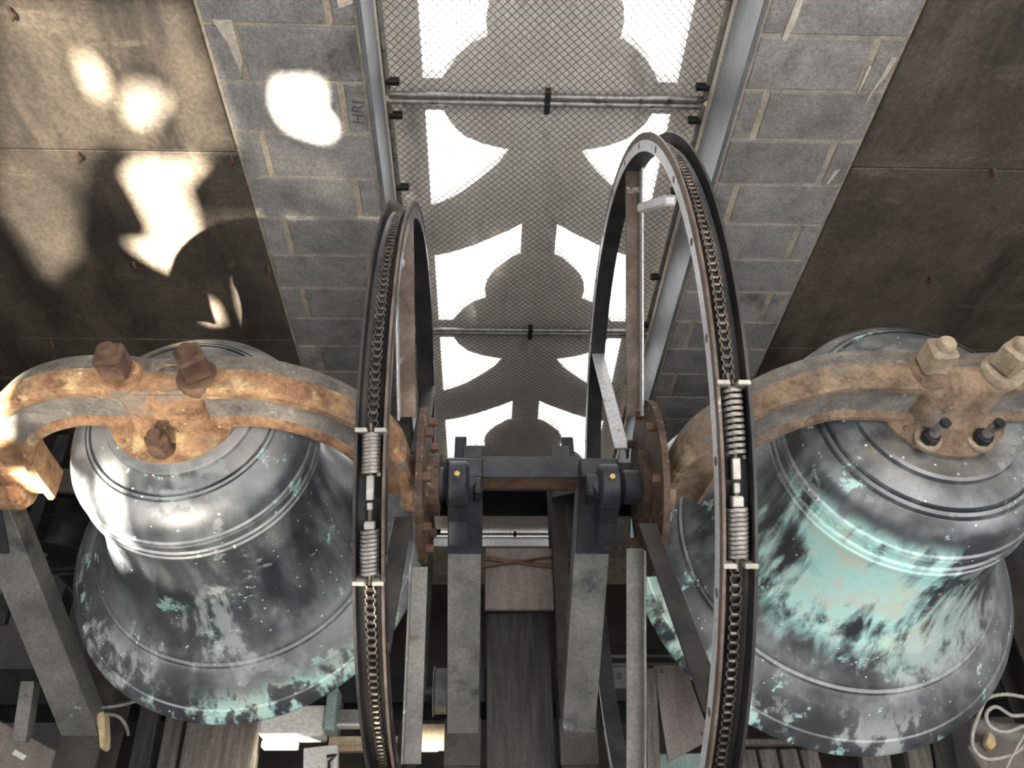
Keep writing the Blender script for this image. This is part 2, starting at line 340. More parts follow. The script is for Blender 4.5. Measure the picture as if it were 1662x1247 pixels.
ZT = ZS-.54
def window_tracery():
    root = struct(bpy.data.objects.new('window_1', None)); COL.objects.link(root); root.location = (.24, 2.78, ZT)
    y0, y1, cx, P = 2.775, 2.83, .24, 1.42
    A = [(.083, .535), (.118, .516), (.172, .457), (.212, .405), (.238, .345), (.248, .285), (.241, .226), (.293, .197), (.353, .140), (.392, .081), (.412, .046), (.485, .046),
         (.485, -.097), (.413, -.097), (.388, -.153), (.336, -.217), (.26, -.255), (.20, -.272), (.153, -.281)]
    B = [(.153, -.284), (.193, -.35), (.237, -.40), (.285, -.45), (.354, -.515), (.42, -.56), (.485, -.592), (.485, -.906), (.42, -.888), (.359, -.863), (.29, -.83), (.225, -.790), (.15, -.745), (.080, -.694), (.080, -.882)]
    for k in range(-2, 3):
        dz = k*P
        for nm, half in (('tracery_lobe', A), ('tracery_cross', B)):
            z_hi = max(z for _, z in half)+dz
            if z_hi < ZT: continue
            poly = [(cx+u, max(z+dz, ZT)) for u, z in half] + [(cx-u, max(z+dz, ZT)) for u, z in half[::-1]]
            MB().plate(poly, [], y0, y1).build(nm, 'precast', root)
    MB().box2((-.245, y0-.004, ZT), (.725, y1, -1.97)).build('tracery_base', 'precast', root)
    for x0, x1 in ((XL-.05, -.245), (.725, XR+.05)):
        for k in range(-2, 4):
            a, b = max(-.597+k*P-.71, ZT), -.597+k*P+.706
            if b > ZT: MB().box2((x0, y0, a), (x1, y1, b)).build('tracery_border', 'precast', root)
    return root
window_tracery()

def wire_screens():
    pitch, rw = .0325, .0017
    labels = {0: 'galvanised wire mesh screen on the lower window, behind the crossbeam', 1: 'galvanised wire mesh screen in the middle of the tall window', 2: 'galvanised wire mesh screen at the top of the tall window'}
    zz = [ZS-.50, -.03, 1.382, 2.80]; zt = [-.003, 1.408, 2.79, 4.2]
    ys = YW+.296
    for i in range(3):
        a, b = (zz[i], [-.012, 1.388, 2.79][i]); 
        if i == 1: a = .012
        if i == 2: a = 1.418
        root = thing('wire_screen', (.23, ys, a), labels[i], 'screen', 'wire screens over the window')
        x0, x1 = XL+.018, XR-.018
        for x in (x0, x1): MB().cyl((x, ys, a), (x, ys, b), .0115, 10).build('frame_pipe', 'galvanised', root, smooth=60)
        for z in (a, b): MB().cyl((x0, ys, z), (x1, ys, z), .0125, 10).build('frame_pipe', 'galvanised', root, smooth=60)
        m = MB(); W, H = x1-x0, b-a; nn = int((W+H)/pitch)+1
        for d in (1, -1):
            for k in range(1, nn):
                c = k*pitch*1.0
                # line u + v = c (u across, v up)
                u0, v0 = (0, c) if c <= H else (c-H, H)
                u1, v1 = (c, 0) if c <= W else (W, c-W)
                if abs(u1-u0) < .004: continue
                pts = [(u0, v0), (u1, v1)]
                q = [((x0+u) if d > 0 else (x1-u), ys+.013+d*.0016, a+v) for u, v in pts]
                m.tube(q, rw, 4, cap=False)
        tag(m.build('wire_mesh', 'wire', root), kind='stuff')
        # clips that hold mesh and frame
        cl = []
        for z in (b-.06, a+.06, a+.42, b-.42): cl += [(x0+.022, z), (x1-.022, z)]
        for x in (.23,): cl += [(x, a+.012), (x, b-.012)]
        for (x, z) in cl:
            vert = abs(x-.23) < .01
            sx, sz = (.022, .05) if vert else (.05, .022)
            MB().box((x, ys-.006, z), (sx, .03, sz)).build('screen_clip', 'black_iron', root, bevel=.003)
wire_screens()

# other walls (behind and beside the camera), with openings for daylight
SOUTH_HOLES = []
#SOUTH_BEGIN
# made-up cut-outs that shape the sun patches: polygons, then thin slits for dimmer sun (x0, x1, z0, z1)
SOUTH_HOLES = [[(-1.862, 4.069), (-1.839, 4.059), (-1.817, 3.981), (-1.827, 3.931), (-1.855, 3.887), (-1.874, 3.887), (-1.876, 3.972)], [(-1.74, 3.947), (-1.68, 3.958), (-1.629, 3.926), (-1.666, 3.857), (-1.741, 3.779), (-1.798, 3.819)], [(-1.885, 3.565), (-1.807, 3.633), (-1.581, 3.648), (-1.693, 3.519), (-1.694, 3.386), (-1.716, 3.22), (-1.778, 3.086), (-1.844, 3.033), (-1.914, 3.091), (-1.979, 3.17), (-1.997, 3.218), (-1.903, 3.227), (-1.869, 3.295), (-1.873, 3.446)], [(-1.24, 3.969), (-1.117, 3.972), (-1.136, 3.868), (-1.098, 3.797), (-1.126, 3.755), (-1.182, 3.77), (-1.245, 3.8), (-1.264, 3.88)], [(-1.601, 2.997), (-1.466, 3.001), (-1.439, 2.783), (-1.449, 2.653), (-1.534, 2.557), (-1.626, 2.583), (-1.621, 2.827)], [(-1.433, 3.071), (-1.379, 3.057), (-1.344, 2.853), (-1.379, 2.833)], [(-1.846, 2.865), (-1.756, 2.865), (-1.756, 2.725), (-1.816, 2.725)], [(-1.264, 1.378), (-1.104, 1.378), (-1.024, 1.328), (-1.042, 1.251), (-1.262, 1.251)], [(-0.622, 1.331), (-0.482, 1.331), (-0.478, 1.303), (-0.618, 1.303)]]
SOUTH_HOLES += [[(a, c), (b, c), (b, d), (a, d)] for a, b, c, d in [(-0.65, -0.524, 2.5309, 2.5331), (-1.23, -1.114, 2.5666, 2.5693), (-0.65, -0.524, 2.5669, 2.5691), (-1.36, -1.084, 2.6026, 2.6053), (-0.65, -0.524, 2.6029, 2.6051), (-1.42, -1.054, 2.6386, 2.6413), (-0.65, -0.524, 2.6389, 2.6411), (-1.42, -1.034, 2.6746, 2.6773), (-0.65, -0.524, 2.6749, 2.6771), (-1.42, -1.004, 2.7106, 2.7133), (-0.65, -0.524, 2.7109, 2.7131), (-1.42, -0.974, 2.7466, 2.7493), (-0.65, -0.524, 2.7469, 2.7491), (-1.41, -0.944, 2.7826, 2.7853), (-0.66, -0.534, 2.7829, 2.7851), (-1.35, -0.974, 2.8186, 2.8213), (-0.66, -0.534, 2.8189, 2.8211), (-1.32, -0.994, 2.8546, 2.8573), (-0.66, -0.534, 2.8549, 2.8571), (-1.32, -1.014, 2.8906, 2.8933), (-0.66, -0.534, 2.8909, 2.8931), (-1.33, -1.034, 2.9266, 2.9293), (-0.66, -0.534, 2.9269, 2.9291), (-2.6, -2.444, 2.9618, 2.9662), (-1.33, -1.054, 2.9626, 2.9653), (-0.66, -0.534, 2.9629, 2.9651), (-2.6, -2.404, 2.9978, 3.0022), (-1.34, -1.074, 2.9986, 3.0013), (-0.66, -0.534, 2.9989, 3.0011), (-2.58, -2.354, 3.0338, 3.0382), (-0.66, -0.534, 3.0349, 3.0371), (-2.57, -2.314, 3.0698, 3.0742), (-1.55, -1.454, 3.0707, 3.0733), (-1.35, -1.204, 3.0707, 3.0733), (-0.66, -0.534, 3.0709, 3.0731), (-2.55, -2.264, 3.1058, 3.1102), (-1.63, -1.034, 3.1067, 3.1093), (-0.66, -0.534, 3.1069, 3.1091), (-2.53, -2.234, 3.1418, 3.1462), (-1.67, -1.074, 3.1427, 3.1453), (-1.06, -0.874, 3.1427, 3.1453), (-2.52, -2.224, 3.1778, 3.1822), (-1.7, -1.104, 3.1787, 3.1813), (-1.09, -0.884, 3.1787, 3.1813), (-2.5, -2.204, 3.2138, 3.2182), (-1.69, -1.094, 3.2147, 3.2173), (-1.08, -0.894, 3.2147, 3.2173), (-2.48, -2.184, 3.2498, 3.2542), (-1.68, -1.084, 3.2507, 3.2533), (-1.07, -0.904, 3.2507, 3.2533), (-2.47, -2.174, 3.2858, 3.2902), (-1.68, -1.084, 3.2867, 3.2893), (-1.07, -0.914, 3.2867, 3.2893), (-2.45, -2.154, 3.3218, 3.3262), (-1.67, -1.074, 3.3227, 3.3253), (-1.06, -0.914, 3.3227, 3.3253), (-2.43, -2.134, 3.3578, 3.3622), (-1.67, -1.304, 3.3587, 3.3613), (-2.42, -2.124, 3.3938, 3.3982), (-2.4, -2.104, 3.4298, 3.4342), (-1.16, -1.114, 3.4311, 3.4329), (-2.38, -2.094, 3.4658, 3.4702), (-1.18, -1.104, 3.4671, 3.4689), (-2.37, -2.074, 3.5018, 3.5062), (-1.2, -1.094, 3.5031, 3.5049), (-2.35, -2.054, 3.5378, 3.5422), (-1.26, -1.094, 3.5391, 3.5409), (-2.33, -2.044, 3.5738, 3.5782), (-1.4, -1.084, 3.5751, 3.5769), (-2.32, -2.024, 3.6098, 3.6142), (-1.4, -1.084, 3.6111, 3.6129), (-2.3, -2.004, 3.6458, 3.6502), (-1.4, -1.074, 3.6471, 3.6489), (-2.28, -1.964, 3.6818, 3.6862), (-1.85, -1.554, 3.6818, 3.6862), (-1.4, -1.114, 3.6831, 3.6849), (-2.27, -1.924, 3.7178, 3.7222), (-1.86, -1.454, 3.7178, 3.7222), (-1.4, -1.324, 3.7191, 3.7209), (-2.25, -1.654, 3.7538, 3.7582), (-1.64, -1.454, 3.7538, 3.7582), (-1.4, -1.344, 3.7551, 3.7569), (-2.23, -1.814, 3.7898, 3.7942), (-1.69, -1.454, 3.7898, 3.7942), (-1.4, -1.374, 3.7911, 3.7929), (-2.22, -1.824, 3.8258, 3.8302), (-1.65, -1.454, 3.8258, 3.8302), (-2.2, -1.814, 3.8618, 3.8662), (-1.63, -1.454, 3.8618, 3.8662), (-2.18, -1.904, 3.8978, 3.9022), (-1.61, -1.464, 3.8978, 3.9022), (-2.17, -1.904, 3.9338, 3.9382), (-1.61, -1.464, 3.9338, 3.9382), (-2.15, -1.904, 3.9698, 3.9742), (-1.79, -1.734, 3.9698, 3.9742), (-1.65, -1.464, 3.9698, 3.9742), (-2.13, -1.904, 4.0058, 4.0102), (-1.79, -1.464, 4.0058, 4.0102), (-2.12, -1.894, 4.0418, 4.0462), (-1.8, -1.464, 4.0418, 4.0462), (-2.1, -1.894, 4.0778, 4.0822), (-1.82, -1.474, 4.0778, 4.0822), (-2.08, -1.484, 4.1138, 4.1182), (-2.07, -1.474, 4.1498, 4.1542), (-2.05, -1.474, 4.1858, 4.1902), (-2.03, -1.484, 4.2218, 4.2262)]]
#SOUTH_END
def shell():
    t = .25
    ox0, ox1, oz0, oz1 = -2.45, .9, .2, 5.1
    m = MB().plate([(RX0-.3, RZ0), (RX1+.3, RZ0), (RX1+.3, RZ1), (RX0-.3, RZ1)], [[(ox0, oz0), (ox1, oz0), (ox1, oz1), (ox0, oz1)]], RY0-.25, RY0)
    ws = struct(m.build('wall_south', 'shell_concrete'))
    # added, unseen sun mask with the cut-outs, in bands so every edge is exact
    X0, X1 = ox0-.05, ox1+.05
    lev = sorted({oz0-.05, oz1+.05} | {round(p[1], 4) for h in SOUTH_HOLES for p in h}); sh = MB()
    for lo, hi in zip(lev, lev[1:]):
        cut = []
        for h in SOUTH_HOLES:
            xs = []
            for (xa, za), (xb, zb) in zip(h, h[1:]+h[:1]):
                za, zb = round(za, 4), round(zb, 4)
                if min(za, zb) <= lo and max(za, zb) >= hi and za != zb:
                    f = lambda z: xa+(xb-xa)*(z-za)/(zb-za)
                    xs.append((f(lo), f(hi)))
            xs.sort(key=lambda v: v[0]+v[1])
            cut += list(zip(xs[0::2], xs[1::2]))
        cut.sort(key=lambda c: c[0][0]+c[0][1])
        cur = (X0, X0)
        for l, r in cut + [((X1, X1), None)]:
            if l[0]+l[1] > cur[0]+cur[1]+1e-6:
                sh.add([(x, y, z) for y in (RY0-.003, RY0) for x, z in ((cur[0], lo), (l[0], lo), (l[1], hi), (cur[1], hi))], [(3, 2, 1, 0), (4, 5, 6, 7), (0, 1, 5, 4), (2, 3, 7, 6), (1, 2, 6, 5), (3, 0, 4, 7)])
            if r: cur = r
    sh.build('sun_mask_sheet', 'shell_concrete', ws)
    for nm, x, s in (('wall_west', RX0, -1), ('wall_east', RX1, 1)):
        m = MB(); x2 = x+s*t; yc, hw, zb, ztp = -1.0, .8, 2.2, 5.2
        if s > 0: hw, zb = .95, 2.0
        m.box2((x, RY0, RZ0), (x2, yc-hw, RZ1)); m.box2((x, yc+hw, RZ0), (x2, YW, RZ1))
        m.box2((x, yc-hw, RZ0), (x2, yc+hw, zb)); m.box2((x, yc-hw, ztp), (x2, yc+hw, RZ1))
        struct(m.build(nm, 'shell_concrete'))
    struct(MB().box2((RX0-.3, RY0-.3, RZ0-.2), (RX1+.3, YW+.3, RZ0)).build('floor', 'floor_dark'))
    m = MB(); hx0, hx1, hy0, hy1 = .1, 2.9, -2.2, .7   # opening added in the unseen ceiling to bring in top light
    m.box2((RX0-.3, RY0-.3, RZ1), (hx0, YW+.3, RZ1+.2)); m.box2((hx1, RY0-.3, RZ1), (RX1+.3, YW+.3, RZ1+.2))
    m.box2((hx0, RY0-.3, RZ1), (hx1, hy0, RZ1+.2)); m.box2((hx0, hy1, RZ1), (hx1, YW+.3, RZ1+.2))
    struct(m.build('ceiling', 'shell_concrete'))
shell()
YA = 1.3   # axle line
#PART2
# ------------------------------------------------------------------ bells
PROFILE = [(.0, 1.398), (.194, 1.398), (.202, 1.394), (.205, 1.384), (.225, 1.381), (.243, 1.374), (.248, 1.372), (.2505, 1.362), (.254, 1.361), (.256, 1.369), (.262, 1.366), (.2635, 1.359), (.266, 1.358), (.268, 1.362), (.295, 1.343), (.318, 1.320), (.332, 1.292), (.338, 1.264),
           (.344, 1.260), (.347, 1.252), (.342, 1.245), (.345, 1.240), (.341, 1.235), (.341, 1.202), (.347, 1.197), (.349, 1.188), (.345, 1.181), (.351, 1.176), (.351, 1.165), (.346, 1.158),
           (.348, 1.10), (.354, 1.02), (.366, .93), (.386, .83), (.412, .745), (.440, .69), (.458, .664), (.468, .655), (.472, .646), (.469, .641), (.480, .637), (.484, .628), (.482, .622), (.493, .614),
           (.54, .56), (.572, .518), (.578, .508), (.584, .505), (.602, .478), (.611, .455), (.609, .44), (.598, .43),
           (.57, .43), (.53, .50), (.46, .60), (.39, .75), (.34, .95), (.325, 1.15), (.31, 1.27), (.25, 1.33), (0, 1.345)]
def interp(x, tab):
    if x <= tab[0][0]: return tab[0][1]
    for (a, b), (c, d) in zip(tab, tab[1:]):
        if x <= c: return b+(d-b)*(x-a)/(c-a)
    return tab[-1][1]
def remap(rt, zt): return [(r*interp(z, rt), interp(z, zt)) for r, z in PROFILE]
PROFILE_SMALL = remap([(.455, 1.02), (.66, 1.022), (1.0, 1.0)], [(.43, .478), (.455, .505), (.645, .683), (1.165, 1.175), (1.3, 1.3), (1.398, 1.398)])
PROFILE_BIG = remap([(.455, 1.175), (.645, 1.182), (1.165, 1.149), (1.30, 1.13), (1.36, 1.24), (1.384, 1.18)], [(.43, .395), (.455, .424), (.645, .627), (1.165, 1.178), (1.30, 1.315), (1.36, 1.380), (1.384, 1.424), (1.398, 1.442)])

def build_yoke(root, cx, half, zc, mat, nutmat, top):
    """half: list of (distance from the centre, height) along the arm; top: height of the plate the hub stands on"""
    pts = [(-d, z) for d, z in half[::-1]] + [(d, z) for d, z in half]
    # smooth the path
    P = [Vector((cx+d, YA, z)) for d, z in pts]; fine = []
    for i in range(len(P)-1):
        p0 = P[max(i-1, 0)]; p1 = P[i]; p2 = P[i+1]; p3 = P[min(i+2, len(P)-1)]
        for k in range(4):
            t = k/4; fine.append(.5*((2*p1)+(p2-p0)*t+(2*p0-5*p1+4*p2-p3)*t*t+(3*p1-p0-3*p2+p3)*t**3))
    fine.append(P[-1])
    sec = [(-.050, -.012), (-.040, 0), (-.01, .005), (.018, .003), (.075, -.016), (.078, -.034), (.036, -.044), (.034, -.12), (.055, -.130), (.055, -.150), (.02, -.154), (-.05, -.154), (-.060, -.148), (-.060, -.134), (-.042, -.124), (-.036, -.112), (-.036, -.050), (-.048, -.034)]
    fr = []
    for i, p in enumerate(fine):
        t = (fine[min(i+1, len(fine)-1)]-fine[max(i-1, 0)]).normalized(); n = Vector((-t.z, 0, t.x))
        d = abs(p.x-cx); sc = 1.08-.16*min(1, d/half[-1][0])
        fr.append((p, (0, 1, 0), n, sc))
    m = MB().sweep(sec, fr)
    # hub: plate, and a web that flares from the arms down to the plate
    n = 40; rings = []
    zt = zc-.02
    for k, (rx, ry, z, e) in enumerate([(.180, .172, top, 2), (.180, .172, top+.018, 2), (.160, .152, top+.024, 2), (.135, .135, top+.030, 2.2), (.112, .112, top+.042, 2.6), (.108, .090, top+.070, 3), (.115, .068, zt-.03, 3.5), (.15, .052, zt, 4)]):
        ring = []
        for j in range(n):
            a = 2*math.pi*j/n; c, s = math.cos(a), math.sin(a)
            ring.append((cx+rx*math.copysign(abs(c)**(2/e), c), YA+ry*math.copysign(abs(s)**(2/e), s), z))
        rings.append(ring)
    vs = [v for r_ in rings for v in r_]
    fs = [(i*n+j, i*n+(j+1) % n, (i+1)*n+(j+1) % n, (i+1)*n+j) for i in range(len(rings)-1) for j in range(n)] + [tuple(range(n))[::-1], tuple((len(rings)-1)*n+j for j in range(n))]
    m.add(vs, fs)
    for s in (-1, 1):   # bosses at the journals
        x = cx+s*half[-1][0]; m.lathe([(0, -.045), (.075, -.045), (.085, -.03), (.085, .03), (.075, .045), (0, .045)], (x, YA, half[-1][1]), 24, 'x')
    yo = m.build('yoke', mat, root, smooth=30)
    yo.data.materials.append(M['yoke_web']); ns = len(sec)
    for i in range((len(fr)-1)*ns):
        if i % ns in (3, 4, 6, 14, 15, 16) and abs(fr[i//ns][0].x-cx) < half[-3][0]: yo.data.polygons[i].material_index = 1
    for s in (-1, 1):   # big square nuts on the top bosses
        x = cx+s*.1; z = zc-.004
        MB().lathe([(0, -.03), (.052, -.03), (.056, -.012), (.056, .0), (.05, .012), (0, .012)], (x, YA, z), 24).build('washer', nutmat if s > 0 else mat, yo, smooth=40)
        ro = Matrix.Rotation(R(18+s*14), 3, 'Z')
        MB().box((x+.002*s, YA+.004, z+.055), (.068, .068, .082), ro).build('square_nut', nutmat, yo, bevel=.007)
        MB().lathe([(0, 0), (.023, 0), (.023, .018), (.018, .024), (0, .025)], (x, YA+.004, z+.094), 16).build('bolt_end', nutmat, yo, smooth=40)
    return yo

def chain_link_mesh():
    m = MB()
    for s in (-1, 1):
        m.box((s*.0075, -.0048, .0), (.0028, .0105, .0105)); m.box((s*.0105, .0048, 0), (.0028, .0105, .0105))
    m.tube([(-.0065, -.0005, 0), (.0065, -.0005, 0)], .0046, 6)
    return m.mesh('chain_link', 'chain')
def build_wheel(root, xc, za, Rw, cam_side, spokes, tens, disc_x, disc_r, strut=None):
    """cam_side: +1 when the wheel's +X flank faces the window axis; tens: tensioner angles in degrees"""
    w = .032; n = 160
    prof = [(Rw, -w), (Rw, -w+.004), (Rw-.034, -w+.005), (Rw-.040, -w+.014), (Rw-.040, w-.014), (Rw-.034, w-.005), (Rw, w-.004), (Rw, w), (Rw-.050, w), (Rw-.050, -w), (Rw, -w)]
    rim = MB().lathe(prof, (xc, YA, za), n, 'x').build('wheel_rim', 'rim_steel', root, smooth=40, merge=True)
    for s in (-1, 1):
        lw = .020 if (s == cam_side and cam_side < 0) else .004
        MB().lathe([(Rw+.002, s*(w+.0025)), (Rw+.002, s*(w-.004)), (Rw-.004, s*(w-.0042)), (Rw-.004, s*w), (Rw-lw, s*w), (Rw-lw, s*(w+.0025)), (Rw+.002, s*(w+.0025))], (xc, YA, za), n, 'x').build('rim_lip', 'rim_edge' if s == cam_side else 'rim_steel', rim, smooth=40, merge=True)
    MB().lathe([(Rw-.020, cam_side*(w+.0005)), (Rw-.020, cam_side*(w+.003)), (Rw-.052, cam_side*(w+.003)), (Rw-.052, cam_side*(w+.0005)), (Rw-.020, cam_side*(w+.0005))], (xc, YA, za), n, 'x').build('rim_flange', 'silver_paint' if cam_side < 0 else 'rim_steel', rim, smooth=40, merge=True)
    for i in range(26):
        a = R(i*360/26+5); rr = Rw-.034
        p = Vector((xc+cam_side*(w+.0027), YA+rr*math.cos(a), za+rr*math.sin(a)))
        piece('flange_hole', ('hole', cam_side), lambda: MB().lathe([(0, -.001), (.010, -.001), (.010, .001), (0, .001)], (0, 0, 0), 12, 'x').mesh('flange_hole', 'ink'), rim, p)
    for (p0, p1, dx, wd, mat, mat2) in spokes:
        a = Vector((xc+dx, p0[0], p0[1])); b = Vector((xc+dx, p1[0], p1[1]))
        sp = MB().bar(a, b, .052, .007).build('spoke', mat, rim, bevel=.0015)
        t = (b-a).normalized(); nn = t.cross(Vector((1, 0, 0)))
        off = Vector((cam_side*-.024, 0, 0)) + nn*.022*wd
        MB().bar(a+off, b+off, .007, .045).build('spoke_web', mat2, sp, bevel=.0015)
    if strut:
        a, b = strut; MB().bar((xc, a[0], a[1]), (xc, b[0], b[1]), .034, .030).build('strut', 'silver_paint', rim, bevel=.006)
    # roller chain, with a gap where the tensioner sits
    rc = Rw-.030; dth = math.degrees(.0196/rc)
    a0, a1 = tens[-1]+.4, tens[0]-.4
    ang = a0; 
    while ang < 232:
        A_ = R(ang); piece('chain_link', 'chain', chain_link_mesh, rim, (xc+random.uniform(-.0006, .0006), YA+rc*math.cos(A_), za+rc*math.sin(A_)), (A_+math.pi/2, 0, 0)); ang += dth
    ang = a1
    while ang > -20:
        A_ = R(ang); piece('chain_link', 'chain', chain_link_mesh, rim, (xc+random.uniform(-.0006, .0006), YA+rc*math.cos(A_), za+rc*math.sin(A_)), (A_+math.pi/2, 0, 0)); ang -= dth
    # tensioner: bracket, spring, bolt, nut, spring, bracket
    def pt(deg, r, x=0): return Vector((xc+x, YA+r*math.cos(R(deg)), za+r*math.sin(R(deg))))
    for i, d in enumerate((tens[0], tens[-1])):
        m = MB(); tv = (pt(d+.1, rc)-pt(d, rc)).normalized(); nv = (pt(d, rc+.1)-pt(d, rc)).normalized()
        rot = Matrix((Vector((1, 0, 0)), tv, nv)).transposed()
        for s in (-1, 1): m.box(pt(d, rc+.012, s*.021), (.026, .010, .052), rot)
        m.box(pt(d, rc-.006), (.05, .010, .016), rot)
        m.build('spring_bracket', 'bracket', rim, bevel=.0015)
    for (d0, d1) in ((tens[1], tens[2]), (tens[3], tens[4])):
        turns = 11; m = MB(); N = turns*14
        pts = []
        for k in range(N+1):
            d = d0+(d1-d0)*k/N; ph = 2*math.pi*turns*k/N; pts.append(pt(d, rc+.010+.0175*math.sin(ph), .0185*math.cos(ph)))
        m.tube(pts, .0046, 6).build('tension_spring', 'spring', rim, smooth=60)
    m = MB().tube([pt(tens[0]-1.4, rc+.008, -.004), pt((tens[0]+tens[2])/2, rc+.010), pt(tens[2]+1.2, rc+.010)], .0060, 8)
    m.build('tension_rod', 'chain', rim, smooth=60)
    mid = (tens[2]+tens[3])/2
    def along(d0, d1, wx, wn, r_):
        return MB().bar(pt(d0, r_), pt(d1, r_), wx, wn)
    along(tens[2]+.1, mid-.3, .017, .017, rc+.010).build('coupling_nut', 'bracket', rim, bevel=.002)
    along(mid+.0, mid+1.1, .013, .013, rc+.010).build('coupling_nut', 'bracket', rim, bevel=.002)
    along(tens[3]-1.3, tens[3]-.1, .024, .024, rc+.010).build('coupling_nut', 'bracket', rim, bevel=.003)
    m = MB().tube([pt(mid, rc+.010), pt(tens[-1]+.8, rc+.008)], .0060, 8); m.build('tension_rod', 'chain', rim, smooth=60)
    # hub disc
    hd = MB().lathe([(.0, -.03), (.12, -.03), (.12, -.012), (disc_r-.02, -.010), (disc_r, -.010), (disc_r, .010), (disc_r-.02, .010), (.10, .012), (.10, .05), (0, .05)], (disc_x, YA, za), 48, 'x').build('hub_disc', 'rust_disc', root, smooth=40)
    for i in range(8):
        a = R(22.5+45*i); y, z = YA+(disc_r-.045)*math.cos(a), za+(disc_r-.045)*math.sin(a)
        MB().tube([(disc_x-cam_side*-.008, y, z), (disc_x+cam_side*.034, y, z)], .015, 6).build('disc_bolt', 'rust_dark', hd)
    return rim

def build_bell(prof, Xb, lab, mat, bmat_args, yoke_args, wheel_args, axle, hubbolts):
    zl = min(z for _, z in prof)
    bell_material(bmat_args[0], (Xb, YA, zl), 0, 0, *bmat_args[1:])
    root = thing('swinging_bell', (Xb, YA, zl), lab, 'bell', 'swinging bells with their wheels')
    MB().lathe(prof, (Xb, YA, 0), 160).build('bell_shell', bmat_args[0], root, smooth=28, merge=True)
    yo = build_yoke(root, *yoke_args)
    for (x, y, z, kind) in hubbolts:
        if kind == 'nut':
            nb = MB().tube([(x, y, z), (x, y, z+.012)], .036, 20).build('washer', 'rust_dark', yo, smooth=40)
            MB().tube([(x, y-.004, z+.010), (x, y-.004, z+.062)], .033, 6).build('hub_nut', 'rust_dark', yo, bevel=.003)
            MB().tube([(x, y-.004, z+.06), (x, y-.004, z+.082)], .017, 12).build('bolt_end', 'rust_dark', yo, smooth=40)
        else:
            MB().tube([(x, y, z), (x, y, z+.010)], .036, 20).build('washer', 'nut_tan', yo, smooth=40)
            MB().tube([(x, y, z+.008), (x+.003, y, z+.034)], .026, 6).build('hub_nut', 'black_iron', yo, bevel=.003)
            MB().tube([(x+.003, y, z+.03), (x+.010, y, z+.088)], .0135, 12).build('bolt_end', 'galvanised', yo, smooth=40)
            MB().tube([(x+.010, y, z+.086), (x+.011, y, z+.095)], .0145, 12).build('bolt_cap', 'black_iron', yo, smooth=40)
    build_wheel(root, *wheel_args)
    MB().cyl(axle[0], axle[1], .042, 20).build('axle', 'dark_steel', root, smooth=40)
    MB().cyl(axle[2], axle[3], .042, 20).build('axle', 'dark_steel', root, smooth=40)
    # clapper hanging inside
    cl = MB().tube([(Xb, YA, zl+.75), (Xb, YA, zl+.2)], .022, 10).tube([(Xb, YA, zl+.2), (Xb, YA, zl+.16), (Xb, YA, zl+.08), (Xb, YA, zl+.03)], [.03, .06, .06, .03], 14)
    cl.build('clapper', 'black_iron', root, smooth=50)
    return root

HALF_L = [(.05, 1.552), (.115, 1.564), (.245, 1.562), (.367, 1.520), (.473, 1.445), (.565, 1.335), (.622, 1.19), (.640, .975)]
XBL, ZAL = -.85, .975
build_bell(PROFILE_SMALL, XBL, 'smaller grey bronze bell on a rust orange yoke, with chain wheel', None,
           ('bronze_grey', [(.35, -.94, .92, 1.05, .0, .12, .9), (-.80, -.60, .86, 1.04, .03, .17, -.75), (-.1, -.99, .98, 1.12, .2, .5, -.55), (-.15, -.98, .93, 1.08, .0, .10, .7)], .55, .75, .6),
           (XBL-.01, HALF_L, 1.565, 'rust_yoke', 'rust_dark', 1.388),
           (-.25, ZAL, .897, 1, [((1.80, 1.68), (1.40, 1.22), .012, 1, 'rim_edge', 'silver_paint'), ((1.99, .55), (1.45, .92), .02, -1, 'rim_steel', 'grey_steel'),
                                 ((.60, 1.46), (1.10, 1.14), .012, 1, 'rim_steel', 'silver_paint'), ((.49, .83), (1.03, .945), .05, -1, 'grey_steel', 'grey_steel')],
            (111.2, 111.6, 117.3, 125.2, 131.6, 132.3), -.195, .25, ((1.66, 1.62), (1.60, 1.70))),
           ((-.21, YA, ZAL), (-.03, YA, ZAL), (-1.49, YA, ZAL), (-1.72, YA, ZAL)),
           [(-.865, 1.168, 1.412, 'nut')])
HALF_R = [(.05, 1.600), (.15, 1.612), (.25, 1.613), (.36, 1.598), (.457, 1.545), (.53, 1.480), (.637, 1.338), (.69, 1.20), (.715, .96)]
XBR, ZAR = 1.275, .96
build_bell(PROFILE_BIG, XBR, 'larger bronze bell with mint green verdigris streaks and brown yoke', None,
           ('bronze_green', [(-.42, -.91, .74, 1.0, .36, .90, 1.0), (-.93, -.37, .8, 1.0, .0, .13, 1.0), (.2, -.98, .88, 1.1, .3, .7, .55), (-.68, -.73, .90, 1.0, .0, .10, 1.0), (-.1, -.99, .95, 1.05, .0, .16, -.6), (.55, -.83, .9, 1.1, .25, .8, -.5)], .7, .80, .45),
           (XBR+.005, HALF_R, 1.617, 'rust_yoke_brown', 'nut_tan', 1.436),
           (.4945, ZAR, 1.112, -1, [((2.24, 1.52), (1.52, 1.05), 0., 1, 'rim_edge', 'silver_paint'), ((2.236, .462), (1.55, .79), .0, -1, 'silver_paint', 'rim_steel'),
                                   ((.44, 1.57), (1.09, 1.12), -.012, 1, 'rim_steel', 'silver_paint'), ((.33, .52), (1.066, 1.0), -.034, -1, 'grey_steel', 'grey_steel')],
            (107.8, 108.3, 115.4, 120.7, 125.8, 126.3), .535, .285, ((1.987, 1.544), (1.70, 1.835))),
           ((.55, YA, ZAR), (.33, YA, ZAR), (1.96, YA, ZAR), (2.42, YA, ZAR)),
           [(1.20, 1.172, 1.462, 'stud'), (1.345, 1.172, 1.462, 'stud')])

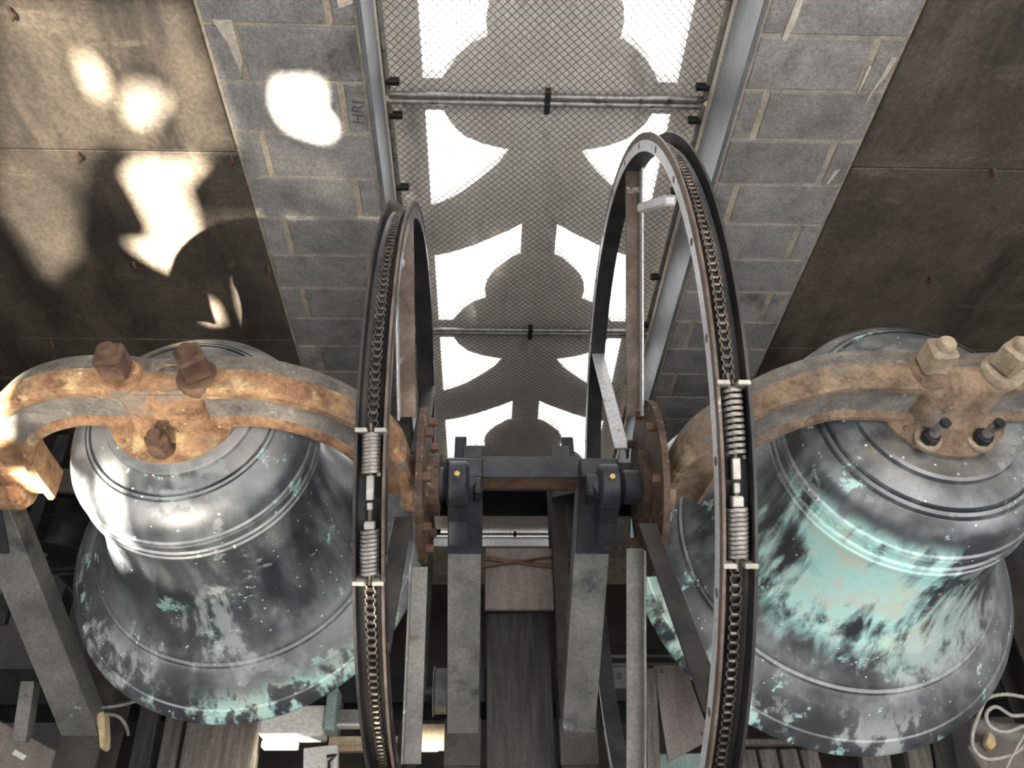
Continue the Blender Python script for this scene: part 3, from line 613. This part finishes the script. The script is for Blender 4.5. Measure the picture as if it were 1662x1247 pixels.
# worn raised lettering on the band of the larger bell
def band_letters(root):
    txt, a0, r_, z = 'DOHEY  RO', 207, .3915, 1.218
    for i, ch in enumerate(txt):
        if ch == ' ': continue
        cu = bpy.data.curves.new('letter', 'FONT'); cu.body = ch; cu.size = .036; cu.extrude = .0025; cu.align_x = 'CENTER'
        to = bpy.data.objects.new('letter_curve', cu); COL.objects.link(to)
        me = bpy.data.meshes.new_from_object(to.evaluated_get(bpy.context.evaluated_depsgraph_get())); bpy.data.objects.remove(to)
        me.name = 'raised_letter'; me.materials.clear(); me.materials.append(M['bronze_green'])
        a = R(a0+i*4.6); o = link('raised_letter', me, root, Vector((XBR+r_*math.cos(a), YA+r_*math.sin(a), z))-origin(root))
        o.rotation_euler = (Matrix.Rotation(a+math.pi/2, 3, 'Z') @ Matrix.Rotation(math.pi/2, 3, 'X')).to_euler()
band_letters(next(o for o in COL.objects if o.name.startswith('bell_shell') and o.parent and o.parent.location.x > 0))

# ------------------------------------------------------------------ stands
def stand(label, xt, xf, wt, za, mat='grey_steel', bearing=True, side=-1):
    root = thing('bell_stand', (xf, YA, 0), label, 'stand', 'A-shaped bell stands')
    d = .085
    for (yf, yt) in ((.745, 1.392), (1.86, 1.44)):
        p0, p1 = Vector((xf, yf, .0)), Vector((xt, yt, .845))
        t = (p1-p0).normalized(); n = Vector((1, 0, 0)).cross(t).normalized()
        m = MB()
        s = 1 if yf < YA else -1
        # channel: face plate plus two side flanges
        m.bar(p0, p1, wt, .014)
        for k in (-1, 1):
            o = Vector((k*(wt/2-.006), 0, 0)) + n*(-s*.04)*(-1 if n.z < 0 else 1)*s
            m.bar(p0+o, p1+o, .012, d)
        m.build('leg', mat, root, bevel=.002)
        MB().box((xf, yf+s*-.02, .012), (wt+.02, .17, .024)).build('foot_plate', 'beam_brown', root, bevel=.003)
    MB().box2((xt-wt/2-.002, 1.352, .845), (xt+wt/2+.002, 1.428, .932)).build('cap', 'dark_steel', root, bevel=.005)
    MB().box((xt+(.024 if xt < 0 else -.115), 1.53, .765), (.074, .055, .07)).build('cap_block', 'dark_steel', root, bevel=.004)
    # upper gusset behind the bearing
    MB().bar((xt, 1.215, .63), (xt, 1.372, .845), wt*1.02, .012).build('gusset', 'dark_steel', root, bevel=.002)
    MB().bar((xt-wt*.3, 1.06, .36), (xt-wt*.3, 1.86, .36), .03, .05, (0, 0, 1)).build('tie_bar', 'dark_steel', root, bevel=.003)
    if bearing:
        xb = xt-side*.0
        b = MB()
        b.lathe([(.0, -.038), (.05, -.038), (.068, -.034), (.076, -.026), (.076, .026), (.068, .034), (.05, .038), (0, .038)], (xb+side*.02, YA, za), 28, 'x')
        b.bar((xb+side*.02, YA-.03, za-.015), (xb+side*.02, YA-.07, za-.17), .062, .075)
        b.bar((xb+side*.02, YA-.10, za-.19), (xb+side*.02, YA+.02, za-.03), .058, .10)
        be = b.build('bearing', 'dark_steel', root, smooth=35)
        MB().lathe([(0, -.035), (.05, -.035), (.056, -.028), (.056, .028), (.05, .035), (0, .035)], (xb+side*.095, YA, za), 24, 'x').build('shaft_collar', 'dark_steel', be, smooth=40)
        MB().tube([(xb+side*.02, YA-.10, za-.165), (xb+side*.02, YA-.125, za-.145)], .024, 6).build('bearing_bolt', 'black_iron', be)
        MB().tube([(xb+side*.02, YA-.01, za+.07), (xb+side*.02, YA-.012, za+.095)], .009, 8).build('grease_cup', 'brass', be)
        MB().box((xb-side*.045, YA-.02, za+.0), (.03, .055, .085)).build('bearing_cap', 'black_iron', be, bevel=.008)
    return root
stand('grey steel A-shaped stand carrying the inner end of the smaller bell axle', -.068, -.078, .118, ZAL, side=-1)
stand('grey steel A-shaped stand carrying the inner end of the larger bell axle', .385, .362, .125, ZAR, side=1)
stand('steel A-shaped stand at the left edge beyond the smaller bell', -1.71, -1.50, .135, ZAL, side=1)
stand('steel A-shaped stand at the right edge beyond the larger bell', 2.34, 2.27, .135, ZAR, side=-1)

# beams the stands rest on
for x, lab in ((-.078, 'dark steel beam under the inner stand of the smaller bell'), (.362, 'dark steel beam under the inner stand of the larger bell'), (-1.50, 'dark steel beam under the stand at the left edge'), (2.27, 'dark steel beam under the stand at the right edge')):
    b = thing('floor_beam', (x, .9, -.2), lab, 'beam', 'steel floor beams')
    MB().box2((x-.065, -.6, -.014), (x+.065, 1.95, 0)).build('top_flange', 'beam_brown', b, bevel=.002)
    MB().box2((x-.065, -.6, -.2), (x+.065, 1.95, -.188)).build('bottom_flange', 'beam_brown', b, bevel=.002)
    MB().box2((x-.006, -.6, -.19), (x+.006, 1.95, -.01)).build('web', 'beam_brown', b)
for y, lab in ((.42, 'dark cross beam nearest the camera below the bells'), (1.0, 'dark cross beam below the bell mouths'), (2.0, 'dark cross beam next to the window wall')):
    b = thing('cross_beam', (.2, y, -.5), lab, 'beam', 'steel cross beams')
    MB().box2((RX0+.02, y-.07, -.215), (RX1-.02, y+.07, -.202)).build('top_flange', 'black_iron', b)
    MB().box2((RX0+.02, y-.006, -.5), (RX1-.02, y+.006, -.21)).build('web', 'black_iron', b)
    MB().box2((RX0+.02, y-.07, -.51), (RX1-.02, y+.07, -.498)).build('bottom_flange', 'black_iron', b)

# crossbeam between the two inner stands
cb = thing('tie_beam', (.15, 1.5, .8), 'blue grey steel angle joining the two inner stands', 'beam')
MB().box2((-.012, 1.392, .85), (.325, 1.476, .86)).build('top_leg', 'dark_steel', cb, bevel=.002)
MB().box2((-.012, 1.392, .775), (.325, 1.402, .85)).build('front_leg', 'rust_dark', cb, bevel=.002)
MB().box2((-.012, 1.402, .74), (.325, 1.476, .75)).build('bottom_leg', 'dark_steel', cb, bevel=.002)

# boards
def board(name, lab, cat, c, size, mat, rz=0, group=None, bevel=.004, tilt=0):
    m = MB().box(c, size, Matrix.Rotation(R(rz), 3, 'Z') @ Matrix.Rotation(R(tilt), 3, 'X'))
    return tag(m.build(name, mat, None, bevel=bevel, at=(c[0], c[1], c[2]-size[2]/2)), lab, cat, group)
pb = board('plywood_board', 'grey plywood board with rusty strap between the inner stands', 'board', (.15, 1.404, -.062), (.296, .28, .024), 'ply')
MB().bar((-.005, 1.45, -.047), (.30, 1.50, -.047), .028, .006, (0, 0, 1)).build('rusty_strap', 'rust_dark', pb)
MB().bar((.0, 1.495, -.045), (.30, 1.455, -.045), .010, .02, (0, 0, 1)).build('rusty_strap', 'rust_dark', pb)
board('timber_plank', 'dark weathered plank running between the two inner stands', 'plank', (.150, .54, -.172), (.272, 1.49, .044), 'wood_dark', 0.4)
board('timber_plank', 'brown grained plank under the smaller bell mouth', 'plank', (-1.055, .55, -.275), (.30, 1.1, .05), 'wood_grey', 1.5)
board('timber_plank', 'narrow brown plank left of the wide plank under the smaller bell', 'plank', (-1.275, .6, -.33), (.075, 1.2, .05), 'wood_grey', 2)
board('timber_plank', 'narrow dark plank next to the stand at the left edge', 'plank', (-1.39, .6, -.34), (.08, 1.3, .05), 'wood_dark', 2)
board('steel_plate', 'grey steel plate tucked behind the stand foot at the left edge', 'plate', (-1.555, 1.02, -.3), (.13, .26, .012), 'grey_steel', -12)
cp = board('floor_board', 'pale grey floor board with a white paint mark in the lower left corner', 'board', (-1.80, .66, -.07), (.46, .26, .03), 'ply', -24)
MB().box((-1.745, .705, -.053), (.055, .018, .003), Matrix.Rotation(R(-24), 3, 'Z')).build('paint_mark', 'white_box', cp)
# brace between the left stand foot and the corner board
br = thing('steel_angle', (-1.74, .85, -.05), 'short grey steel angle beside the stand foot at the left edge', 'angle')
MB().bar((-1.752, .95, .04), (-1.752, .75, -.03), .05, .006).build('flat_leg', 'grey_steel', br)
MB().bar((-1.726, .95, .02), (-1.726, .75, -.05), .006, .05).build('upright_leg', 'grey_steel', br)

# white metal box under the smaller bell
wb = thing('metal_box', (-.74, .80, -.27), 'off white metal box in sunlight under the smaller bell lip', 'box')
MB().box2((-.885, .785, -.25), (-.63, .90, -.125)).build('lid', 'white_box', wb, bevel=.008)
MB().box2((-.885, .757, -.255), (-.745, .785, -.20)).build('front_lip', 'white_box', wb, bevel=.004)
MB().box2((-.628, .80, -.27), (-.585, .96, -.10)).build('side_panel', 'teal_board', wb, bevel=.004)
jb = thing('junction_box', (-.53, .86, -.22), 'small grey junction box with white front behind the chain wheel', 'box')
MB().box2((-.592, .836, -.23), (-.45, .89, -.152)).build('body', 'grey_steel', jb, bevel=.004)
MB().box2((-.594, .826, -.215), (-.448, .836, -.155)).build('front_plate', 'white_box', jb, bevel=.002)
tb = board('timber_rail', 'tan timber rail crossing behind the smaller bell wheel', 'rail', (-.40, .772, -.232), (.44, .055, .05), 'wood_tan')
board('white_sheet', 'sunlit cream board behind the leg of the inner stand', 'board', (-.17, .79, -.195), (.165, .10, .02), 'wood_tan')
lp = thing('bracket_block', (-.62, .66, -.15), 'pale block with black wire clip below the white box', 'block')
MB().box((-.622, .655, -.125), (.13, .17, .05), Matrix.Rotation(R(6), 3, 'Z')).build('block', 'white_box', lp, bevel=.004)
MB().tube([(-.60, .70, -.095), (-.565, .705, -.09), (-.59, .68, -.09), (-.585, .655, -.09)], .006, 6).build('wire_clip', 'black_iron', lp)
pu = thing('belt_pulley', (-.165, .955, -.2), 'small steel pulley half hidden by the inner stand leg', 'pulley')
MB().lathe([(0, -.035), (.10, -.035), (.10, -.03), (.09, -.026), (.09, .026), (.10, .03), (.10, .035), (0, .035)], (-.17, .96, -.16), 32, 'x').build('drum', 'grey_steel', pu, smooth=40)
MB().cyl((-.30, .96, -.16), (-.08, .96, -.16), .018, 12).build('shaft', 'dark_steel', pu, smooth=40)

# right of the inner stand
m = MB().add([(x, y, z) for z in (-.115, -.10) for x, y in ((.70, 1.044), (.835, 1.044), (.901, .755), (.719, .672))], [(3, 2, 1, 0), (4, 5, 6, 7), (0, 1, 5, 4), (1, 2, 6, 5), (2, 3, 7, 6), (3, 0, 4, 7)])
po = tag(m.build('plywood_sheet', 'ply', None, bevel=.002, at=(.79, .88, -.115)), 'brown plywood sheet with knot holes beside the larger bell wheel', 'panel')
for x, y in ((.866, .775), (.735, 1.02)): MB().tube([(x, y, -.103), (x, y, -.0985)], .009, 12).build('knot_hole', 'ink', po)
board('timber_strip', 'upright edge of a brown board beside the plywood sheet', 'board', (.668, .80, -.12), (.05, .46, .08), 'wood_grey', -4)
board('teal_panel', 'pale teal painted board at the bottom edge under the larger wheel', 'board', (.83, .69, -.31), (.24, .11, .02), 'teal_board')
for y, lab in ((1.11, 'upper thin grey steel bar crossing behind the larger bell wheel'), (1.075, 'lower thin grey steel bar crossing behind the larger bell wheel')):
    board('flat_bar', lab, 'bar', (.72, y, -.20), (.52, .014, .02), 'grey_steel')
hb = board('hanger_plate', 'small dark steel plate with a round hole beside the inner stand', 'plate', (.575, 1.02, -.19), (.10, .09, .012), 'grey_steel')
MB().tube([(.57, 1.025, -.186), (.57, 1.025, -.182)], .014, 14).build('bolt_hole', 'ink', hb)
for i, x in enumerate((1.10, 1.19, 1.28, 1.37)):
    board('floor_slat', ['brown wooden slat nearest the larger wheel under the bell', 'brown wooden slat second from the larger wheel', 'brown wooden slat third from the larger wheel', 'brown wooden slat farthest from the larger wheel'][i], 'slat', (x, .55, -.32), (.072, .42, .03), 'wood_grey', 1+i, 'slats under the larger bell')
board('timber_rail', 'thin brown rail at the ends of the slats under the larger bell', 'rail', (1.24, .785, -.31), (.42, .022, .05), 'wood_grey')
board('timber_plank', 'brown plank under the right side of the larger bell mouth', 'plank', (1.62, .6, -.33), (.12, .9, .05), 'wood_grey', -6)
board('timber_plank', 'long grey plank right of the larger bell', 'plank', (1.80, .62, -.32), (.10, .9, .05), 'wood_grey', -8)
board('timber_plank', 'dark plank at the foot of the stand on the right edge', 'plank', (1.92, .68, -.33), (.09, .9, .05), 'wood_dark', -8)

board('floor_board', 'grey brown floor board in the lower right corner under the cable coil', 'board', (2.07, .66, -.10), (.26, .22, .03), 'ply', 20)
# electric striker hanging at the left
sk = thing('bell_striker', (-1.72, 1.5, -.15), 'black drum shaped electric bell striker below the orange yoke arm', 'striker')
MB().lathe([(0, -.10), (.095, -.10), (.105, -.09), (.105, -.02), (.098, -.015), (.098, .015), (.105, .02), (.105, .09), (.095, .10), (0, .10)], (-1.71, 1.5, .22), 36, 'y').build('drum', 'black_iron', sk, smooth=40)
MB().box((-1.71, 1.43, .08), (.20, .10, .05), Matrix.Rotation(R(-8), 3, 'Y')).build('yoke_plate', 'black_iron', sk, bevel=.008)
MB().bar((-1.72, 1.40, .07), (-1.68, 1.36, -.20), .085, .06).build('arm', 'black_iron', sk, bevel=.006)
MB().box((-1.63, 1.40, .065), (.06, .03, .04)).build('terminal', 'brass', sk, bevel=.003)
MB().bar((-1.79, 1.42, .02), (-1.74, 1.36, -.20), .03, .03).build('tie_rod', 'galvanised', sk, bevel=.004)
for x, z in ((-1.745, .285), (-1.75, .215)): MB().tube([(x, 1.398, z), (x, 1.390, z)], .009, 8).build('rivet', 'galvanised', sk)
MB().bar((-1.56, 1.62, .36), (-2.30, 1.62, -1.15), .05, .03).build('support_post', 'dark_steel', sk)
MB().bar((-1.90, 1.55, .33), (-2.02, 1.55, .0), .035, .03).build('support_bar', 'grey_steel', sk)

# cables
def smooth_path(P, k=6, closed=False):
    P = [Vector(p) for p in P]; out = []
    n = len(P)
    for i in range(n if closed else n-1):
        g = (lambda j: P[j % n]) if closed else (lambda j: P[min(max(j, 0), n-1)])
        p0, p1, p2, p3 = g(i-1), g(i), g(i+1), g(i+2)
        for q in range(k):
            t = q/k; out.append(.5*((2*p1)+(p2-p0)*t+(2*p0-5*p1+4*p2-p3)*t*t+(3*p1-p0-3*p2+p3)*t**3))
    if not closed: out.append(P[-1])
    return out
c1 = [(2.13, .875, .03), (2.06, .885, .03), (1.99, .872, .02), (1.945, .82, .015), (1.895, .75, .012), (1.878, .69, .012), (1.917, .652, .012), (2.02, .668, .015), (2.10, .72, .02), (2.13, .80, .03), (2.06, .805, .03), (2.01, .838, .03), (1.963, .815, .03), (1.957, .77, .03), (2.012, .745, .03), (2.11, .772, .04)]
tag(MB().tube(smooth_path(c1), .0075, 8).build('coiled_cable', 'cable', None, smooth=60, at=(2.0, .76, .01)), 'coil of pale cable at the lower right beside the larger bell', 'cable')
c2 = [(2.14, .80, .06), (2.05, .71, .05), (1.972, .62, .03), (1.90, .52, .02)]
tag(MB().tube(smooth_path(c2), .004, 6).build('thin_cord', 'cable', None, smooth=60, at=(2.0, .62, .02)), 'thin straight pale cord crossing the cable coil', 'cord')
c3 = [(-1.50, .85, .02), (-1.45, .855, .025), (-1.40, .862, .02), (-1.34, .885, .0), (-1.30, .93, -.05)]
tag(MB().tube(smooth_path(c3), .0065, 8).build('grey_cable', 'cable_grey', None, smooth=60, at=(-1.4, .86, -.02)), 'upper grey cable loop beside the stand foot at the left edge', 'cable', 'grey cables by the left stand')
c4 = [(-1.49, .83, .0), (-1.44, .835, .01), (-1.39, .828, .0), (-1.365, .80, -.03), (-1.37, .78, -.08)]
tag(MB().tube(smooth_path(c4), .0065, 8).build('grey_cable', 'cable_grey', None, smooth=60, at=(-1.4, .82, -.05)), 'lower grey cable loop beside the stand foot at the left edge', 'cable', 'grey cables by the left stand')
def foam(lab, pts, z0, z1):
    vs = [(x+random.uniform(-.004, .004), y+random.uniform(-.004, .004), z) for z in (z0, z1) for x, y in pts]; n = len(pts)
    m = MB().add(vs, [tuple(range(n))[::-1], tuple(range(n, 2*n))] + [(i, (i+1) % n, (i+1) % n+n, i+n) for i in range(n)])
    tag(m.build('foam_scrap', 'foam', None, bevel=.004, at=(pts[0][0], pts[0][1], z0)), lab, 'foam')
foam('torn yellow foam scrap stuck to the stand foot at the left edge', [(-1.455, .83), (-1.435, .835), (-1.405, .76), (-1.395, .715), (-1.412, .70), (-1.43, .75)], -.02, .05)
foam('torn yellow foam scrap beside the pale cable coil', [(1.955, .72), (1.985, .765), (2.0, .74), (1.995, .71), (1.97, .69)], -.06, -.03)
tag(MB().tube([(1.96, .80, -.10), (2.2, .74, -.09)], [.03, .055], 20).build('plastic_wrap', 'cable_grey', None, smooth=50, at=(2.05, .76, -.13)), 'grey plastic wrap under the pale cable coil', 'wrap')
